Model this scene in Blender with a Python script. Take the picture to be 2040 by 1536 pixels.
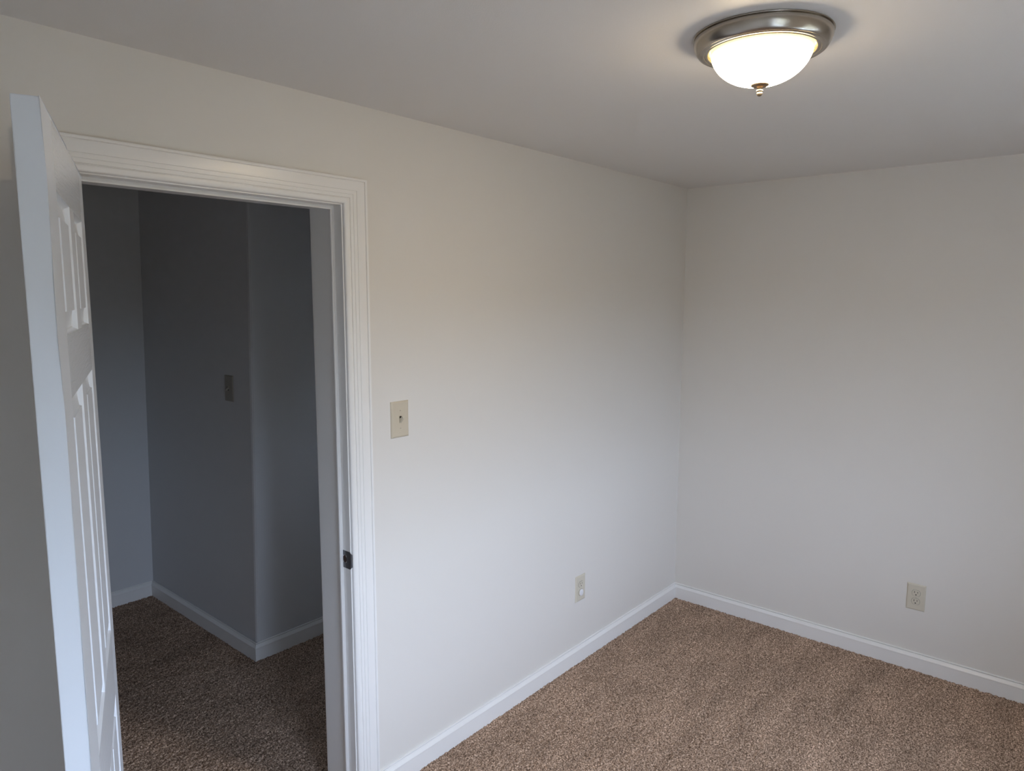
import bpy, bmesh, math, random
import numpy as np
from mathutils import Vector, Matrix

for o in list(bpy.data.objects):
    bpy.data.objects.remove(o, do_unlink=True)
SC = bpy.context.scene
COL = SC.collection
PI = math.pi

# ------------------------------------------------------------------ dimensions
H = 2.2943                      # ceiling height
XW, YS = -3.91, -2.35           # west and south walls (behind the camera)
WT = 0.165                      # thickness of the wall with the doorway
JR, JL = -2.2485, -2.988        # right and left jamb faces
PIN = -3.003                    # hinge pin of the open door
HEAD = 1.9905                   # underside of the head jamb
CW = 0.0815                     # casing width
HX, HY0, HY1 = -1.952, 1.16, 2.30   # hall: side wall, near wall, end wall
HL, HR = -3.75, -0.55           # hall ends
WS = 0.25                       # depth of the outside wall with the windows
WIN = [(-3.06, 0.84, 0.75, 1.82), (-1.46, 0.72, 0.75, 1.82)]   # centre x, width, sill, head

# ------------------------------------------------------------------ camera
cam_d = bpy.data.cameras.new('camera'); cam = bpy.data.objects.new('camera', cam_d); COL.objects.link(cam)
yaw, pitch, roll = math.radians(49.492), math.radians(-7.168), math.radians(0.156)
f = Vector((math.sin(yaw)*math.cos(pitch), math.cos(yaw)*math.cos(pitch), math.sin(pitch)))
r = Vector((math.cos(yaw), -math.sin(yaw), 0)); u = r.cross(f)
r2 = r*math.cos(roll) + u*math.sin(roll); u2 = -r*math.sin(roll) + u*math.cos(roll)
M = Matrix((r2, u2, -f)).transposed().to_4x4(); M.translation = Vector((-3.5724, -1.8134, 1.7156))
cam.matrix_world = M
cam_d.sensor_fit = 'HORIZONTAL'; cam_d.sensor_width = 36.0; cam_d.lens = 36.0*1404.26/2040.0
cam_d.clip_start = 0.02
SC.camera = cam

# ------------------------------------------------------------------ world: overcast sky, dull ground
SKY = 5.2
w = bpy.data.worlds.new('sky'); SC.world = w; w.use_nodes = True
nt = w.node_tree; nt.nodes.clear()
out = nt.nodes.new('ShaderNodeOutputWorld'); bg = nt.nodes.new('ShaderNodeBackground')
tc = nt.nodes.new('ShaderNodeTexCoord'); sp = nt.nodes.new('ShaderNodeSeparateXYZ')
mr = nt.nodes.new('ShaderNodeMapRange'); mr.inputs[1].default_value = -1; mr.inputs[2].default_value = 1
cr = nt.nodes.new('ShaderNodeValToRGB')
e = cr.color_ramp.elements
e[0].position = 0.0; e[0].color = (0.06, 0.065, 0.055, 1)
e[1].position = 1.0; e[1].color = (0.57, 0.76, 1.08, 1)
for pos, c in ((0.49, (0.10, 0.105, 0.10, 1)), (0.515, (0.42, 0.53, 0.69, 1)), (0.62, (0.75, 0.89, 1.20, 1))):
    k = cr.color_ramp.elements.new(pos); k.color = c
nt.links.new(tc.outputs['Generated'], sp.inputs[0]); nt.links.new(sp.outputs[2], mr.inputs[0])
nt.links.new(mr.outputs[0], cr.inputs[0]); nt.links.new(cr.outputs[0], bg.inputs[0])
bg.inputs[1].default_value = SKY
nt.links.new(bg.outputs[0], out.inputs[0])
for i, (cx, ww, z0, z1) in enumerate(WIN):          # daylight portals in the two window openings
    ld = bpy.data.lights.new('window_portal', 'AREA'); ld.shape = 'RECTANGLE'; ld.size = ww; ld.size_y = z1-z0
    ld.cycles.is_portal = True
    lo = bpy.data.objects.new('window_portal', ld); COL.objects.link(lo)
    lo.location = (cx, YS-WS-0.01, (z0+z1)/2); lo.rotation_euler = (PI/2, 0, 0)

ld = bpy.data.lights.new('window_portal', 'AREA'); ld.shape = 'RECTANGLE'; ld.size = 0.40; ld.size_y = 0.26; ld.cycles.is_portal = True  # portal for the added hall window
lo = bpy.data.objects.new('window_portal', ld); COL.objects.link(lo); lo.location = (HR+0.13, 0.51, 1.18); lo.rotation_euler = (0, PI/2, 0)

SC.view_settings.view_transform = 'Standard'; SC.view_settings.look = 'None'
SC.view_settings.gamma = 1.0; SC.view_settings.use_curve_mapping = False
SC.view_settings.exposure = 1.98
LAMP = 25.0                      # glow of the lit glass bowl
LAMP_COL = (1.0, 0.81, 0.56)

# ------------------------------------------------------------------ materials
def mat(name, col, rough=0.5, metal=0.0, bump=None, spec=0.5, coat=0.0):
    m = bpy.data.materials.new(name); m.use_nodes = True
    b = m.node_tree.nodes['Principled BSDF']
    b.inputs['Base Color'].default_value = (*col, 1); b.inputs['Roughness'].default_value = rough
    b.inputs['Metallic'].default_value = metal; b.inputs['Specular IOR Level'].default_value = spec
    b.inputs['Coat Weight'].default_value = coat
    if bump:
        scale, strength, dist = bump[:3]
        n = m.node_tree
        t = n.nodes.new('ShaderNodeTexCoord'); no = n.nodes.new('ShaderNodeTexNoise')
        no.inputs['Scale'].default_value = scale; no.inputs['Detail'].default_value = 3
        bp = n.nodes.new('ShaderNodeBump'); bp.inputs['Strength'].default_value = strength; bp.inputs['Distance'].default_value = dist
        src = t.outputs['Object']
        if len(bump) > 3:
            mp = n.nodes.new('ShaderNodeMapping'); mp.inputs['Scale'].default_value = bump[3]
            n.links.new(src, mp.inputs[0]); src = mp.outputs[0]
        n.links.new(src, no.inputs['Vector']); n.links.new(no.outputs['Fac'], bp.inputs['Height'])
        n.links.new(bp.outputs[0], b.inputs['Normal'])
    return m

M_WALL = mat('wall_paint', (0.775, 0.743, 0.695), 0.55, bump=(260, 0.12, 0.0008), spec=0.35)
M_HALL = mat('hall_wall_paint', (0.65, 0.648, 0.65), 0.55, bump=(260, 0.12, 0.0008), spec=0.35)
M_CEIL = mat('ceiling_paint', (0.79, 0.765, 0.74), 0.42, bump=(620, 0.40, 0.0008), spec=0.4)
M_TRIM = mat('trim_paint', (0.865, 0.85, 0.825), 0.28, bump=(90, 0.06, 0.0006), spec=0.5)
M_DOOR = mat('door_paint_upright_grain', (0.80, 0.835, 0.885), 0.32, bump=(40, 0.55, 0.0016, (8.0, 8.0, 0.35)), spec=0.5)
M_DOOR2 = mat('door_paint_level_grain', (0.80, 0.835, 0.885), 0.26, bump=(34, 0.75, 0.0020, (0.45, 3.0, 6.0)), spec=0.5)
M_DOOR3 = mat('door_paint_smooth', (0.80, 0.835, 0.885), 0.28, bump=(60, 0.08, 0.0006), spec=0.5)
M_IVORY = mat('ivory_plastic', (0.62, 0.55, 0.43), 0.35)
M_IVORY2 = mat('light_ivory_plastic', (0.66, 0.61, 0.50), 0.35)
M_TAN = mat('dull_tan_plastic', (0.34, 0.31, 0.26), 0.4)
M_WHITEP = mat('white_plastic', (0.82, 0.82, 0.84), 0.35)
M_DARK = mat('slot_shade', (0.012, 0.010, 0.008), 0.6)  # shade of slots, holes and gaps, put on as raised dark pieces
M_NICKEL = mat('brushed_nickel', (0.46, 0.42, 0.37), 0.24, 1.0, bump=(400, 0.05, 0.0004))
M_BRONZE = mat('finial_bronze', (0.30, 0.225, 0.15), 0.36, 1.0)
M_STEEL = mat('worn_steel', (0.20, 0.20, 0.21), 0.42, 1.0, bump=(160, 0.2, 0.0006))
M_HOLE = mat('wood_hole_shade', (0.035, 0.014, 0.008), 0.8)  # dark brown with the shade inside the latch hole painted in

def glass_mat():
    m = bpy.data.materials.new('window_glass'); m.use_nodes = True; n = m.node_tree; n.nodes.clear()
    o = n.nodes.new('ShaderNodeOutputMaterial'); mx = n.nodes.new('ShaderNodeMixShader')
    t = n.nodes.new('ShaderNodeBsdfTransparent'); g = n.nodes.new('ShaderNodeBsdfGlossy'); g.inputs['Roughness'].default_value = 0.02
    t.inputs[0].default_value = (0.97, 0.985, 0.98, 1)
    mx.inputs[0].default_value = 0.05
    n.links.new(t.outputs[0], mx.inputs[1]); n.links.new(g.outputs[0], mx.inputs[2]); n.links.new(mx.outputs[0], o.inputs[0])
    return m
M_GLASS = glass_mat()

def bowl_mat():                                     # frosted glass lit from inside, dimmer at the rim
    m = bpy.data.materials.new('lit_frosted_glass'); m.use_nodes = True; n = m.node_tree
    b = n.nodes['Principled BSDF']; b.inputs['Base Color'].default_value = (0.85, 0.80, 0.70, 1); b.inputs['Roughness'].default_value = 0.35
    t = n.nodes.new('ShaderNodeTexCoord'); s = n.nodes.new('ShaderNodeSeparateXYZ')
    mr = n.nodes.new('ShaderNodeMapRange'); mr.inputs[1].default_value = -0.028; mr.inputs[2].default_value = -0.096
    pw = n.nodes.new('ShaderNodeMath'); pw.operation = 'POWER'; pw.inputs[1].default_value = 2.1
    ml = n.nodes.new('ShaderNodeMath'); ml.operation = 'MULTIPLY_ADD'; ml.inputs[1].default_value = LAMP; ml.inputs[2].default_value = 0.24
    cr = n.nodes.new('ShaderNodeValToRGB'); e = cr.color_ramp.elements
    e[0].position = 0.05; e[0].color = (1.0, 0.74, 0.20, 1); e[1].position = 0.45; e[1].color = (*LAMP_COL, 1)
    n.links.new(t.outputs['Object'], s.inputs[0]); n.links.new(s.outputs[2], mr.inputs[0])
    n.links.new(mr.outputs[0], pw.inputs[0]); n.links.new(pw.outputs[0], ml.inputs[0])
    n.links.new(mr.outputs[0], cr.inputs[0]); n.links.new(cr.outputs[0], b.inputs['Emission Color'])
    n.links.new(ml.outputs[0], b.inputs['Emission Strength'])
    return m
M_BOWL = bowl_mat()

def carpet_mat():
    m = bpy.data.materials.new('carpet'); m.use_nodes = True; n = m.node_tree
    b = n.nodes['Principled BSDF']; b.inputs['Roughness'].default_value = 0.95; b.inputs['Specular IOR Level'].default_value = 0.1
    t = n.nodes.new('ShaderNodeTexCoord')
    v = n.nodes.new('ShaderNodeTexNoise'); v.inputs['Scale'].default_value = 185; v.inputs['Detail'].default_value = 2.0
    n.links.new(t.outputs['Object'], v.inputs['Vector'])
    cr = n.nodes.new('ShaderNodeValToRGB'); e = cr.color_ramp.elements
    e[0].position = 0.30; e[0].color = (0.085, 0.052, 0.035, 1); e[1].position = 0.70; e[1].color = (0.86, 0.64, 0.48, 1)
    k = e.new(0.5); k.color = (0.375, 0.257, 0.184, 1)
    n.links.new(v.outputs['Fac'], cr.inputs[0])
    # pile brushed this way and that, its light and dark painted as streaky tone
    mp = n.nodes.new('ShaderNodeMapping'); mp.inputs['Rotation'].default_value = (0, 0, 0.5); mp.inputs['Scale'].default_value = (1.0, 3.2, 1)
    n.links.new(t.outputs['Object'], mp.inputs[0])
    n2 = n.nodes.new('ShaderNodeTexNoise'); n2.inputs['Scale'].default_value = 3.0; n2.inputs['Detail'].default_value = 4.0
    n.links.new(mp.outputs[0], n2.inputs['Vector'])
    mr = n.nodes.new('ShaderNodeMapRange'); mr.inputs[1].default_value = 0.3; mr.inputs[2].default_value = 0.7
    mr.inputs[3].default_value = 0.82; mr.inputs[4].default_value = 1.15
    n.links.new(n2.outputs['Fac'], mr.inputs[0])
    mx = n.nodes.new('ShaderNodeMix'); mx.data_type = 'RGBA'; mx.blend_type = 'MULTIPLY'; mx.inputs['Factor'].default_value = 1
    n.links.new(cr.outputs[0], mx.inputs['A']); n.links.new(mr.outputs[0], mx.inputs['B'])
    n.links.new(mx.outputs['Result'], b.inputs['Base Color'])
    return m
M_CARPET = carpet_mat()

# ------------------------------------------------------------------ helpers
def link(name, bm, m, parent=None, smooth=False):
    bmesh.ops.recalc_face_normals(bm, faces=bm.faces)
    me = bpy.data.meshes.new(name); bm.to_mesh(me); bm.free()
    me.materials.append(m)
    if smooth:
        for p in me.polygons: p.use_smooth = True
        me.set_sharp_from_angle(angle=math.radians(35))
    o = bpy.data.objects.new(name, me); COL.objects.link(o)
    if parent: o.parent = parent
    return o

def box(bm, x0, x1, y0, y1, z0, z1, bevel=0, seg=2):
    g = bmesh.ops.create_cube(bm, size=1)
    vs = g['verts']
    for v in vs:
        v.co = Vector((x0 if v.co.x < 0 else x1, y0 if v.co.y < 0 else y1, z0 if v.co.z < 0 else z1))
    if bevel:
        es = list({e for v in vs for e in v.link_edges})
        bmesh.ops.bevel(bm, geom=es, offset=bevel, segments=seg, affect='EDGES', profile=0.6)
    return bm

def B(): return bmesh.new()
def struct(name, bm, m, label=None, smooth=False):
    o = link(name, bm, m, None, smooth); o['kind'] = 'structure'
    if label: o['label'] = label
    return o
def thing(name, label, cat, loc, rotz=0, group=None):
    o = bpy.data.objects.new(name, None); COL.objects.link(o); o.empty_display_size = 0.05
    o.location = loc; o.rotation_euler = (0, 0, rotz); o['label'] = label; o['category'] = cat
    if group: o['group'] = group
    return o

def sweep(bm, rings):
    """rings: list of lists of points, joined quad by quad, closed profile, capped ends."""
    V = [[bm.verts.new(p) for p in ring] for ring in rings]
    n = len(rings[0])
    for a, b in zip(V[:-1], V[1:]):
        for i in range(n):
            bm.faces.new((a[i], a[(i+1) % n], b[(i+1) % n], b[i]))
    bm.faces.new(V[0]); bm.faces.new(V[-1][::-1])
    return bm

def lathe(bm, prof, seg=96, close=False):
    rings = []
    for rr, z in prof:
        if rr < 1e-6: rings.append([bm.verts.new((0, 0, z))])
        else: rings.append([bm.verts.new((rr*math.cos(2*PI*i/seg), rr*math.sin(2*PI*i/seg), z)) for i in range(seg)])
    for a, b in zip(rings[:-1], rings[1:]):
        if len(a) == 1 and len(b) == 1: continue
        for i in range(seg):
            j = (i+1) % seg
            if len(a) == 1: bm.faces.new((a[0], b[i], b[j]))
            elif len(b) == 1: bm.faces.new((a[i], a[j], b[0]))
            else: bm.faces.new((a[i], a[j], b[j], b[i]))
    return bm

# ------------------------------------------------------------------ the room shell
bm = B()
ro = 0.019                                          # jamb thickness
box(bm, XW-0.12, JL-ro, 0, WT, -0.02, H)
box(bm, JR+ro, 0.12, 0, WT, -0.02, H)
box(bm, JL-ro, JR+ro, 0, WT, HEAD+ro, H)
struct('wall_north', bm, M_WALL)
struct('wall_east', box(B(), 0, 0.12, YS-WS, 0, -0.02, H), M_WALL)
struct('wall_west', box(B(), XW-0.12, XW, YS-WS, 0, -0.02, H), M_WALL)
bm = B()
xs = [XW] + [v for cx, ww, a, b in WIN for v in (cx-ww/2, cx+ww/2)] + [0]
for i in range(0, len(xs), 2): box(bm, xs[i], xs[i+1], YS-WS, YS, -0.02, H)
for cx, ww, z0, z1 in WIN:
    box(bm, cx-ww/2, cx+ww/2, YS-WS, YS, -0.02, z0); box(bm, cx-ww/2, cx+ww/2, YS-WS, YS, z1, H)
struct('wall_south', bm, M_WALL)
# hall walls
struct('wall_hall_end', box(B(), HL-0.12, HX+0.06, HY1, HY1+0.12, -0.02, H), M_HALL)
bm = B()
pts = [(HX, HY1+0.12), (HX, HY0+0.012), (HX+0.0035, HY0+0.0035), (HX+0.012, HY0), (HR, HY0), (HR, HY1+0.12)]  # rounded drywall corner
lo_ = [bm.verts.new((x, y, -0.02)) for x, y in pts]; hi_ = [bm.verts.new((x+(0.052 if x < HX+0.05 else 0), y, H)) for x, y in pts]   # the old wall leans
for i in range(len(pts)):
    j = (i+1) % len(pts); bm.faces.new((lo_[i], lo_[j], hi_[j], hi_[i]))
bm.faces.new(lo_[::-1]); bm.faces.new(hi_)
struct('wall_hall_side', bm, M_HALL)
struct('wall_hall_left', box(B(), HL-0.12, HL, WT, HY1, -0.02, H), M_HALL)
bm = B()                                            # slim unseen window, added at the far right end to brighten the hall
HWY, HWZ = (0.38, 0.64), (0.98, 1.38)
box(bm, HR, HR+0.12, WT, HWY[0], -0.02, H); box(bm, HR, HR+0.12, HWY[1], HY0, -0.02, H)
box(bm, HR, HR+0.12, HWY[0], HWY[1], -0.02, HWZ[0]); box(bm, HR, HR+0.12, HWY[0], HWY[1], HWZ[1], H)
struct('wall_hall_right', bm, M_HALL)
wh = bpy.data.objects.new('window_3', None); COL.objects.link(wh); wh.location = (HR, HWY[0], HWZ[0]); wh['kind'] = 'structure'
wh['label'] = 'slim unseen window added to light the right end of the hall'
bm = B(); ty, tz = HWY[1]-HWY[0], HWZ[1]-HWZ[0]
for y0, y1, z0, z1 in ((0, .03, 0, tz), (ty-.03, ty, 0, tz), (.03, ty-.03, 0, .03), (.03, ty-.03, tz-.03, tz)): box(bm, 0.005, 0.1, y0, y1, z0, z1)
link('window_frame', bm, M_TRIM, wh)
link('window_pane', box(B(), 0.056, 0.06, .03, ty-.03, .03, tz-.03), M_GLASS, wh)

# ceiling (one slab over room and hall)
struct('ceiling', box(B(), XW-0.12, 0.12, YS-WS, HY1+0.12, H, H+0.1), M_CEIL)

# floor: carpet, every tuft a bump of the mesh
def carpet():
    st = 0.0046
    nx = int((0.0-(XW))/st)+1; ny = int((HY1-YS)/st)+1
    rng = np.random.default_rng(7)
    X, Y = np.meshgrid(np.linspace(XW, 0.0, nx), np.linspace(YS, HY1, ny))
    jx = rng.uniform(-0.4, 0.4, X.shape)*st; jy = rng.uniform(-0.4, 0.4, X.shape)*st
    jx[:, 0] = jx[:, -1] = 0; jy[0, :] = jy[-1, :] = 0
    Z = rng.uniform(-0.0050, 0.0030, X.shape)
    Zs = (Z + np.roll(Z, 1, 0) + np.roll(Z, 1, 1) + np.roll(np.roll(Z, 1, 0), 1, 1))/4
    Z = 0.75*Z + 0.45*Zs
    co = np.stack([X+jx, Y+jy, Z], -1).reshape(-1, 3).astype(np.float32)
    idx = np.arange(nx*ny).reshape(ny, nx)
    q = np.stack([idx[:-1, :-1], idx[:-1, 1:], idx[1:, 1:], idx[1:, :-1]], -1).reshape(-1, 4).astype(np.int32)
    me = bpy.data.meshes.new('floor')
    me.vertices.add(len(co)); me.vertices.foreach_set('co', co.ravel())
    me.loops.add(q.size); me.loops.foreach_set('vertex_index', q.ravel())
    me.polygons.add(len(q)); me.polygons.foreach_set('loop_start', np.arange(0, q.size, 4, dtype=np.int32))
    me.polygons.foreach_set('loop_total', np.full(len(q), 4, dtype=np.int32))
    me.update(calc_edges=True); me.validate()
    me.materials.append(M_CARPET)
    o = bpy.data.objects.new('floor', me); COL.objects.link(o); o['kind'] = 'structure'
    o['label'] = 'brown speckled cut pile carpet'
carpet()

# ------------------------------------------------------------------ baseboards
BB = [(0, .0851), (.0048, .0851), (.0066, .0840), (.0070, .0822), (.0066, .0808), (.0054, .0798), (.0024, .0794), (.0022, .0782), (.0050, .0776),
      (.0086, .0735), (.0122, .0682), (.0142, .0652), (.0150, .0634), (.0148, .0616), (.0140, .0604), (.0140, -.012), (0, -.012)]
def baseboard(name, a, b, n, ma=0, mb=0):
    """a->b along the wall, n = direction into the room; ma/mb: +1 inside mitre, -1 outside mitre, 0 square."""
    a = Vector((*a, 0)); b = Vector((*b, 0)); n = Vector((*n, 0)); t = (b-a).normalized()
    r0 = [a + n*d + t*(d*ma) + Vector((0, 0, z)) for d, z in BB]
    r1 = [b + n*d - t*(d*mb) + Vector((0, 0, z)) for d, z in BB]
    struct(name, sweep(B(), [r0, r1]), M_TRIM)
CO = JR + 0.004 + CW                                # outer edge of the right casing leg
CL = JL - 0.004 - CW
baseboard('baseboard_north', (CO, 0), (0, 0), (0, -1), 0, 1)
baseboard('baseboard_north_left', (XW, 0), (CL, 0), (0, -1), 1, 0)
baseboard('baseboard_east', (0, 0), (0, YS), (-1, 0), 1, 1)
baseboard('baseboard_south', (0, YS), (XW, YS), (0, 1), 1, 1)
baseboard('baseboard_west', (XW, YS), (XW, 0), (1, 0), 1, 1)
baseboard('baseboard_hall_end', (HL, HY1), (HX, HY1), (0, -1), 1, 1)
baseboard('baseboard_hall_side', (HX, HY1), (HX, HY0), (-1, 0), 1, -1)
baseboard('baseboard_hall_near', (HX, HY0), (HR, HY0), (0, -1), -1, 0)

# ------------------------------------------------------------------ door casing, jamb, stop
CP = [(0, 0), (0, .0062), (.0012, .0085), (.0045, .0112), (.0085, .0130), (.0125, .0139), (.0158, .0137), (.0172, .0126),
      (.0178, .0112), (.0190, .0112), (.0198, .0135), (.0240, .0146), (.0285, .0150), (.0292, .0138), (.0300, .0138), (.0306, .0154),
      (.0350, .0163), (.0405, .0167), (.0411, .0155), (.0420, .0155), (.0427, .0171), (.0480, .0180), (.0560, .0183),
      (.0650, .0180), (.0705, .0178), (.0712, .0160), (.0724, .0160), (.0732, .0186), (.0750, .0198), (.0790, .0198), (.0809, .0190),
      (.0815, .0172), (.0815, 0)]
def casing(name, y, s):
    xl, xr, zt = JL-0.004, JR+0.004, HEAD+0.004
    rings = [[(xl-uu, y+s*d, -0.012) for uu, d in CP], [(xl-uu, y+s*d, zt+uu*0.952) for uu, d in CP],
             [(xr+uu, y+s*d, zt+uu*0.952) for uu, d in CP], [(xr+uu, y+s*d, -0.012) for uu, d in CP]]
    return struct(name, sweep(B(), rings), M_TRIM, smooth=True)
casing('trim_1', 0.0, -1)['label'] = 'white moulded door casing on the bedroom side'
casing('trim_2', WT, 1)['label'] = 'white moulded door casing on the hall side'
bm = B()
box(bm, JR, JR+ro, 0, WT, -0.012, HEAD+ro, 0.0015); box(bm, JL-ro, JL, 0, WT, -0.012, HEAD+ro, 0.0015)
box(bm, JL, JR, 0, WT, HEAD, HEAD+ro, 0.0015)
jamb = struct('trim_3', bm, M_TRIM, 'white painted door jamb lining the doorway')
# stop: a slim rounded strip around the opening
SP = [(0, .0386), (.0085, .0386), (.0102, .0394), (.0110, .0412), (.0110, .0455), (.0098, .0478), (.0070, .0492), (0, .0496)]
rings = [[(JL+a, y, -0.012) for a, y in SP], [(JL+a, y, HEAD-a) for a, y in SP],
         [(JR-a, y, HEAD-a) for a, y in SP], [(JR-a, y, -0.012) for a, y in SP]]
link('door_stop', sweep(B(), rings), M_TRIM, jamb, True)
# strike plate let into the right jamb, lip bent around its edge
def strike():
    z0, z1 = 0.8395, 0.8975
    bm = B(); t = 0.0010; x = JR
    def pl(y0, y1, a, b): box(bm, x-t, x+0.0004, y0, y1, a, b)
    hy0, hy1, ha, hb = 0.0205, 0.0385, 0.8575, 0.8815
    pl(0.0015, hy0, z0, z1); pl(hy1, 0.0380+0.0005, z0, z1); pl(hy0, hy1, z0, ha); pl(hy0, hy1, hb, z1)
    # curved lip
    prof = []
    for k in range(7):
        a = k/6*0.9
        prof.append((x - t - 0.0005 + 0.010*(1-math.cos(a)), 0.0015 - 0.010*math.sin(a)))
    inset = [0, .003, .006, .009, .0115, .0135, .015]
    V = []
    for (px, py), i_ in zip(prof, inset):
        V.append([bm.verts.new((px, py, z0+i_*0.55)), bm.verts.new((px, py, z1-i_*0.55)), bm.verts.new((px+t, py, z1-i_*0.55)), bm.verts.new((px+t, py, z0+i_*0.55))])
    for a, b in zip(V[:-1], V[1:]):
        for i in range(4): bm.faces.new((a[i], a[(i+1) % 4], b[(i+1) % 4], b[i]))
    bm.faces.new(V[0]); bm.faces.new(V[-1][::-1])
    s = link('strike_plate', bm, M_STEEL, jamb); s['label'] = 'worn steel strike plate'
    bm = B()                                       # ragged dark slab painting the shade inside the latch hole
    rg = random.Random(3)
    pts = []
    for k in range(14):
        a = 2*PI*k/14; q = rg.uniform(0.82, 1.05)
        pts.append(((hy0+hy1)/2 + 0.0102*q*math.cos(a), (ha+hb)/2 + 0.0135*q*math.sin(a)))
    A = [bm.verts.new((x-t*0.6, y, z)) for y, z in pts]; C = [bm.verts.new((x+0.0002, y, z)) for y, z in pts]
    for i in range(14): bm.faces.new((A[i], A[(i+1) % 14], C[(i+1) % 14], C[i]))
    bm.faces.new(A); bm.faces.new(C[::-1])
    link('latch_hole', bm, M_HOLE, s)
    for zz in (0.8465, 0.8905):
        bm = B(); bmesh.ops.create_uvsphere(bm, u_segments=12, v_segments=8, radius=0.0028)
        for v in bm.verts: v.co = Vector((x-t + v.co.x*0.25, 0.026+v.co.y, zz+v.co.z))
        link('screw', bm, M_STEEL, s, True)
strike()

# ------------------------------------------------------------------ the open door leaf
TH = math.radians(111.97); DW, DT, DZ0, DZ1 = 0.735, 0.033, 0.014, 1.9775
dvec = Vector((math.cos(TH), -math.sin(TH), 0)); nvec = Vector((math.sin(TH), math.cos(TH), 0))
door = bpy.data.objects.new('door_1', None); COL.objects.link(door)
door.matrix_world = Matrix(((dvec.x, nvec.x, 0, PIN), (dvec.y, nvec.y, 0, -0.009), (0, 0, 1, 0), (0, 0, 0, 1)))
door['kind'] = 'structure'; door['label'] = 'white six-panel door standing wide open into the bedroom'
# local x along the leaf from the hinge, +y towards the face that looks to the right
YB, YF = 0.008, 0.008+DT
SX = [0.0, 0.099, 0.302, 0.385, 0.601, DW]
SZ = [DZ0, 0.225, 0.797, 0.953, 1.556, 1.655, 1.872, DZ1]
def leaf(bm, y, s):
    """one moulded face: stiles and rails flat, panels recessed with a raised field."""
    cache = {}
    def V(x, yy, z):
        k = (round(x, 5), round(yy, 5), round(z, 5))
        if k not in cache: cache[k] = bm.verts.new((x, yy, z))
        return cache[k]
    def quad(a, b, c, d, m=2):
        q_ = bm.faces.new((a, b, c, d)); q_.material_index = m; return q_
    steps = [(0, 0), (.0018, .0030), (.0040, .0080), (.0070, .0098), (.0100, .0098), (.0345, .0046), (.0360, .0008), (.0380, .0008)]
    for i in range(5):
        for j in range(7):
            x0, x1, z0, z1 = SX[i], SX[i+1], SZ[j], SZ[j+1]
            if i in (1, 3) and j in (1, 3, 5):
                prev = None
                for ins, dep in steps:
                    ring = [V(x0+ins, y-s*dep, z0+ins), V(x1-ins, y-s*dep, z0+ins), V(x1-ins, y-s*dep, z1-ins), V(x0+ins, y-s*dep, z1-ins)]
                    if prev:
                        for k in range(4): quad(prev[k], prev[(k+1) % 4], ring[(k+1) % 4], ring[k])
                    prev = ring
                bm.faces.new(prev).material_index = 0
            else:
                fc = quad(V(x0, y, z0), V(x1, y, z0), V(x1, y, z1), V(x0, y, z1)); fc.material_index = 0 if i in (0, 4) or (i == 2 and j in (1, 3, 5)) else 1
bm = B(); leaf(bm, YF, 1); leaf(bm, YB, -1)
for xx in (0.0, DW):
    ks = [v for v in SZ]
    for a, b in zip(ks[:-1], ks[1:]):
        bm.faces.new([bm.verts.new(p) for p in ((xx, YB, a), (xx, YF, a), (xx, YF, b), (xx, YB, b))])
for zz in (DZ0, DZ1):
    for a, b in zip(SX[:-1], SX[1:]):
        bm.faces.new([bm.verts.new(p) for p in ((a, YB, zz), (b, YB, zz), (b, YF, zz), (a, YF, zz))])
bmesh.ops.remove_doubles(bm, verts=bm.verts, dist=1e-5)
bm.normal_update()
es = [e for e in bm.edges if all(abs(v.co.x-DW) < 1e-5 or abs(v.co.x) < 1e-5 or abs(v.co.z-DZ1) < 1e-5 for v in e.verts)
      and len(e.link_faces) == 2 and e.calc_face_angle(0) > 1.2]
for f_ in bm.faces:
    if abs(f_.normal.x) > 0.9 and f_.calc_area() > 0.002: f_.material_index = 2
bmesh.ops.bevel(bm, geom=es, offset=0.0016, segments=2, affect='EDGES', profile=0.5)
lf = link('door_leaf', bm, M_DOOR, door); lf.data.materials.append(M_DOOR2); lf.data.materials.append(M_DOOR3)
for zc in (0.25, 1.75):
    bm = B()
    bmesh.ops.create_cone(bm, cap_ends=True, segments=20, radius1=0.0052, radius2=0.0052, depth=0.085)
    for v in bm.verts: v.co += Vector((-0.002, -0.001, zc))
    box(bm, -0.0012, 0.0, YB+0.001, YB+0.026, zc-0.042, zc+0.042)
    link('hinge', bm, M_NICKEL, door, True)

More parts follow.
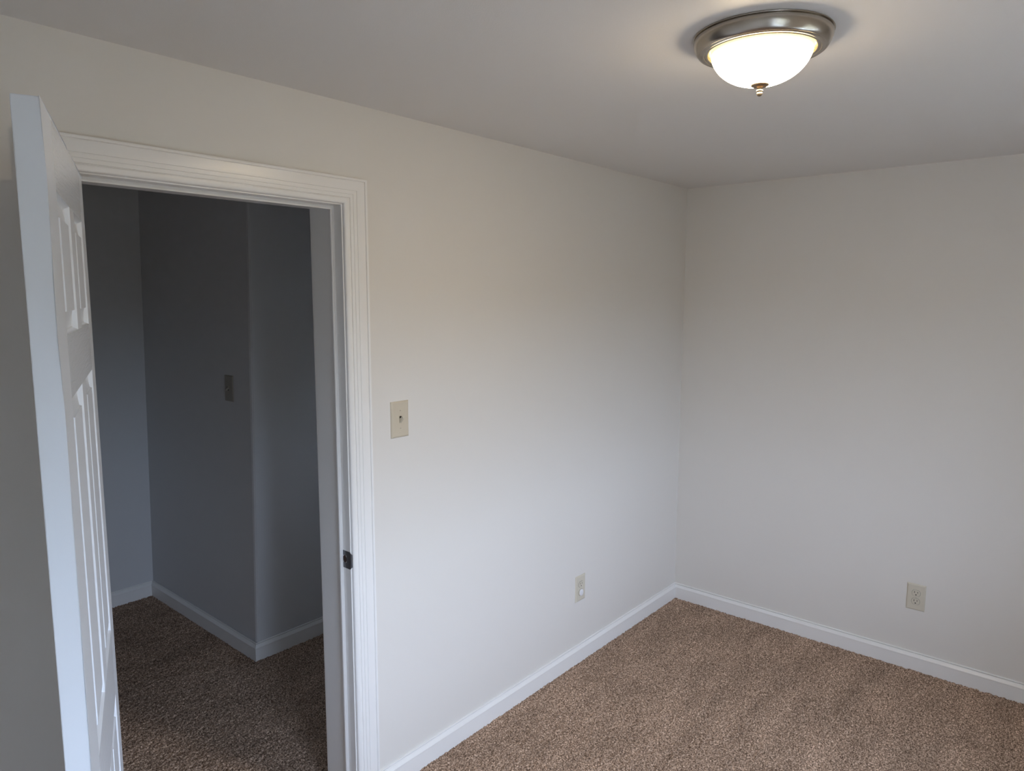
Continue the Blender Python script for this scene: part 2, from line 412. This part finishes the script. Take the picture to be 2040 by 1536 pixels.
# ------------------------------------------------------------------ windows behind the camera
for i, (cx, ww, z0, z1) in enumerate(WIN):
    wi = bpy.data.objects.new('window_%d' % (i+1), None); COL.objects.link(wi); wi.location = (cx, YS, z0)
    wi['kind'] = 'structure'; wi['label'] = 'white double-hung window, %s of the two behind the camera' % ('left' if i else 'right')
    hh = z1-z0; a = ww/2
    bm = B(); t = 0.03
    box(bm, -a, -a+t, -WS+0.005, -0.002, 0, hh); box(bm, a-t, a, -WS+0.005, -0.002, 0, hh); box(bm, -a+t, a-t, -WS+0.005, -0.002, hh-t, hh); box(bm, -a+t, a-t, -WS+0.005, -0.002, 0, t)
    link('window_frame', bm, M_TRIM, wi)
    bm = B(); c = 0.07
    box(bm, -a-c, -a, 0, 0.018, -0.02, hh+c, 0.003); box(bm, a, a+c, 0, 0.018, -0.02, hh+c, 0.003); box(bm, -a, a, 0, 0.018, hh, hh+c, 0.003)
    link('window_casing', bm, M_TRIM, wi)
    link('window_sill', box(B(), -a-c-0.02, a+c+0.02, -0.001, 0.045, -0.045, -0.021, 0.004), M_TRIM, wi)
    for yy, za, zb in ((-WS+0.055, t, hh/2+0.015), (-WS+0.02, hh/2-0.015, hh-t)):
        bm = B(); s = 0.032; b0, b1 = -a+t, a-t
        box(bm, b0, b0+s, yy, yy+0.03, za, zb); box(bm, b1-s, b1, yy, yy+0.03, za, zb)
        box(bm, b0+s, b1-s, yy, yy+0.03, za, za+s); box(bm, b0+s, b1-s, yy, yy+0.03, zb-s, zb)
        sa = link('window_sash', bm, M_TRIM, wi)
        link('window_pane', box(B(), b0+s, b1-s, yy+0.013, yy+0.016, za+s, zb-s), M_GLASS, sa)

# ------------------------------------------------------------------ ceiling light
t = thing('ceiling_light', 'lit flush ceiling light with brushed nickel rim and frosted glass bowl', 'ceiling light', (-1.953, -1.160, H))
can = [(0.0, 0.0), (.147, 0.0), (.1492, -.0008), (.1500, -.0024), (.1496, -.0034), (.1474, -.0038), (.1450, -.0043), (.1452, -.0050), (.1476, -.0062),
       (.1482, -.0085), (.1477, -.0130), (.1456, -.0190), (.1430, -.0250), (.1400, -.0300), (.1378, -.0330), (.1352, -.0348), (.1330, -.0346), (.1318, -.0356),
       (.1282, -.0366), (.1250, -.0362), (.1236, -.0348), (.1222, -.0352), (.1196, -.0364), (.1164, -.0356), (.1150, -.0338), (.1144, -.0300), (.1138, -.0180), (.1050, -.0120), (0.0, -.0120)]
link('canopy', lathe(B(), can, 128), M_NICKEL, t, True)
R0, ZT, ZB = 0.1100, -0.0285, -0.1055
bowl = [(R0-0.006, ZT+0.004), (R0, ZT+0.003)]
for k in range(1, 25):
    a = k/24*PI/2
    bowl.append((R0*math.cos(a)**0.92 if k < 24 else 0.0, ZT + (ZB-ZT)*math.sin(a)**1.06))
bw = link('glass_bowl', lathe(B(), bowl, 96), M_BOWL, t, True); bw['label'] = 'glowing frosted white glass bowl'
fin = [(0, ZB+.003), (.0190, ZB+.0035), (.0202, ZB+.0015), (.0195, ZB-.0010), (.0150, ZB-.0035), (.0105, ZB-.0048), (.0062, ZB-.0060), (.0052, ZB-.0080),
       (.0050, ZB-.0095), (.0066, ZB-.0105), (.0072, ZB-.0125), (.0064, ZB-.0142), (.0052, ZB-.0150), (.0060, ZB-.0165), (.0062, ZB-.0180), (.0064, ZB-.0190), (.0050, ZB-.0222), (.0024, ZB-.0238), (0, ZB-.0242)]
link('finial', lathe(B(), fin, 40), M_BRONZE, t, True)

# ------------------------------------------------------------------ switches and outlets
# local frame: x to the right along the wall, -y out of the wall, z up, origin at the plate centre on the wall
PW, PH, PT = 0.0765, 0.1238, 0.0062
def plate_bm():
    bm = B()
    def ring(ins, d): return [(-PW/2+ins, -d, -PH/2+ins), (PW/2-ins, -d, -PH/2+ins), (PW/2-ins, -d, PH/2-ins), (-PW/2+ins, -d, PH/2-ins)]
    rs = [ring(0, 0), ring(0, .0018), ring(.0010, .0034), ring(.0028, .0050), ring(.0052, .0060), ring(.0075, PT)]
    return sweep(bm, rs)
def screw(parent, x, z, d, m, rr=0.0032):
    bm = B(); lathe(bm, [(0, .0009), (rr*0.55, .0008), (rr*0.9, .0004), (rr, -.0004)], 20)
    for v in bm.verts: v.co = Vector((x+v.co.x, -(d+v.co.z), z+v.co.y))
    s = link('screw', bm, m, parent, True)
    link('screw_slot', box(B(), x-rr*0.75, x+rr*0.75, -d-.00105, -d-.0006, z-.00035, z+.00035), M_DARK, s)  # dark bar painting the shade in the screw slot
def light_switch(label, loc, rz, up, group, m=None, m2=None):
    m = m or M_IVORY; m2 = m2 or M_IVORY2
    t = thing('light_switch', label, 'light switch', loc, rz, group)
    link('cover_plate', plate_bm(), m, t)
    bm = B()                                        # raised collar round the toggle slot
    for x0, x1, z0, z1 in ((-.0060, -.0044, -.0130, .0130), (.0044, .0060, -.0130, .0130), (-.0044, .0044, -.0130, -.0114), (-.0044, .0044, .0114, .0130)):
        box(bm, x0, x1, -PT-.0008, -PT+.001, z0, z1)
    link('toggle_collar', bm, m, t)
    link('toggle_slot', box(B(), -.0044, .0044, -PT-.0002, -PT+.001, -.0114, .0114), M_DARK, t)  # shade behind the toggle as a dark piece, not a recess
    bm = B(); s = 1 if up else -1                   # tapering toggle lever
    prof = [(0.0, -.0042*s, .0038, .0072), (.006, .0005*s, .0036, .0062), (.0115, .0052*s, .0032, .0050), (.0150, .0080*s, .0028, .0040), (.0160, .0088*s, .0018, .0026)]
    rings = []
    for d, zc, hx, hz in prof:
        rings.append([(-hx, -PT-d, zc-hz), (hx, -PT-d, zc-hz), (hx, -PT-d, zc+hz), (-hx, -PT-d, zc+hz)])
    link('toggle', sweep(bm, rings), m2, t)
    screw(t, 0, 0.0302, PT, m); screw(t, 0, -0.0302, PT, m)
    return t
def outlet(label, loc, rz, group):
    t = thing('wall_outlet', label, 'outlet', loc, rz, group)
    link('cover_plate', plate_bm(), M_IVORY2, t)
    for zc in (0.0197, -0.0197):
        pts = []
        for k in range(48):
            a = 2*PI*k/48; pts.append((0.0172*math.cos(a), max(-.0142, min(.0142, 0.0172*math.sin(a)))))
        bm = B()                                    # dark slab painting the shaded gap round the receptacle
        A = [[bm.verts.new((x*q, -d, zc+z*q)) for x, z in pts] for q, d in ((1.045, PT-.0006), (1.045, PT+.0003))]
        for i in range(48): bm.faces.new((A[0][i], A[0][(i+1) % 48], A[1][(i+1) % 48], A[1][i]))
        bm.faces.new(A[1]); bm.faces.new(A[0][::-1])
        gap = bm
        bm = B()
        A = [[bm.verts.new((x*q, -d, zc+z*q)) for x, z in pts] for q, d in ((1, PT-.0006), (1, PT+.0012), (.96, PT+.0018))]
        for a, b in zip(A[:-1], A[1:]):
            for i in range(48): bm.faces.new((a[i], a[(i+1) % 48], b[(i+1) % 48], b[i]))
        bm.faces.new(A[-1]); bm.faces.new(A[0][::-1])
        rc = link('receptacle', bm, M_IVORY2, t)
        link('receptacle_gap', gap, M_DARK, rc)
        d = PT+.0018
        link('slot', box(B(), -.0075, -.0052, -d-.0002, -d+.0005, zc+.0000, zc+.0090), M_DARK, rc)  # raised dark boxes paint the shade inside the slots
        link('slot', box(B(), .0052, .0075, -d-.0002, -d+.0005, zc+.0010, zc+.0080), M_DARK, rc)
        bm = B(); ps = [(0.0030*math.cos(a), min(0.0030*math.sin(a), .0018)) for a in [2*PI*k/20 for k in range(20)]]
        A = [[bm.verts.new((x, -dd, zc-.0072+z)) for x, z in ps] for dd in (d-.0005, d+.0002)]
        for i in range(20): bm.faces.new((A[0][i], A[0][(i+1) % 20], A[1][(i+1) % 20], A[1][i]))
        bm.faces.new(A[1]); bm.faces.new(A[0][::-1])
        link('ground_hole', bm, M_DARK, rc)  # shade of the ground hole, also a raised dark piece
    screw(t, 0, 0, PT, M_IVORY2, 0.0030)
    return t
GS, GO = 'toggle light switches on the walls', 'ivory duplex wall outlets'
light_switch('ivory toggle switch on the bright wall just right of the door casing', (-2.0352, 0, 1.3049), 0, True, GS)
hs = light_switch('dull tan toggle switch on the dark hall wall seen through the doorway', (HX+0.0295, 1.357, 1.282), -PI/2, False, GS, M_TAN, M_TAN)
hs.rotation_euler = (-0.0227, 0, -PI/2)
outlet('ivory outlet low on the door wall with a white cap in its lower socket', (-0.9552, 0, 0.3602), 0, GO)
outlet('ivory outlet low on the right-hand wall with both sockets empty', (0, -1.216, 0.3479), -PI/2, GO)
bm = B()                                            # cap pushed into the lower socket of the left outlet
lathe(bm, [(0, .0048), (.0095, .0046), (.0128, .0040), (.0142, .0028), (.0146, .0012), (.0146, 0), (0, 0)], 40)
for v in bm.verts: v.co = Vector((v.co.x, -(PT+.0020+v.co.z), v.co.y*1.08))
cap = link('socket_cap', bm, M_WHITEP, None, True); cap.location = (-0.9552, 0, 0.3602-0.0197)
cap['label'] = 'round white plastic safety cap plugged into the left outlet'; cap['category'] = 'socket cap'
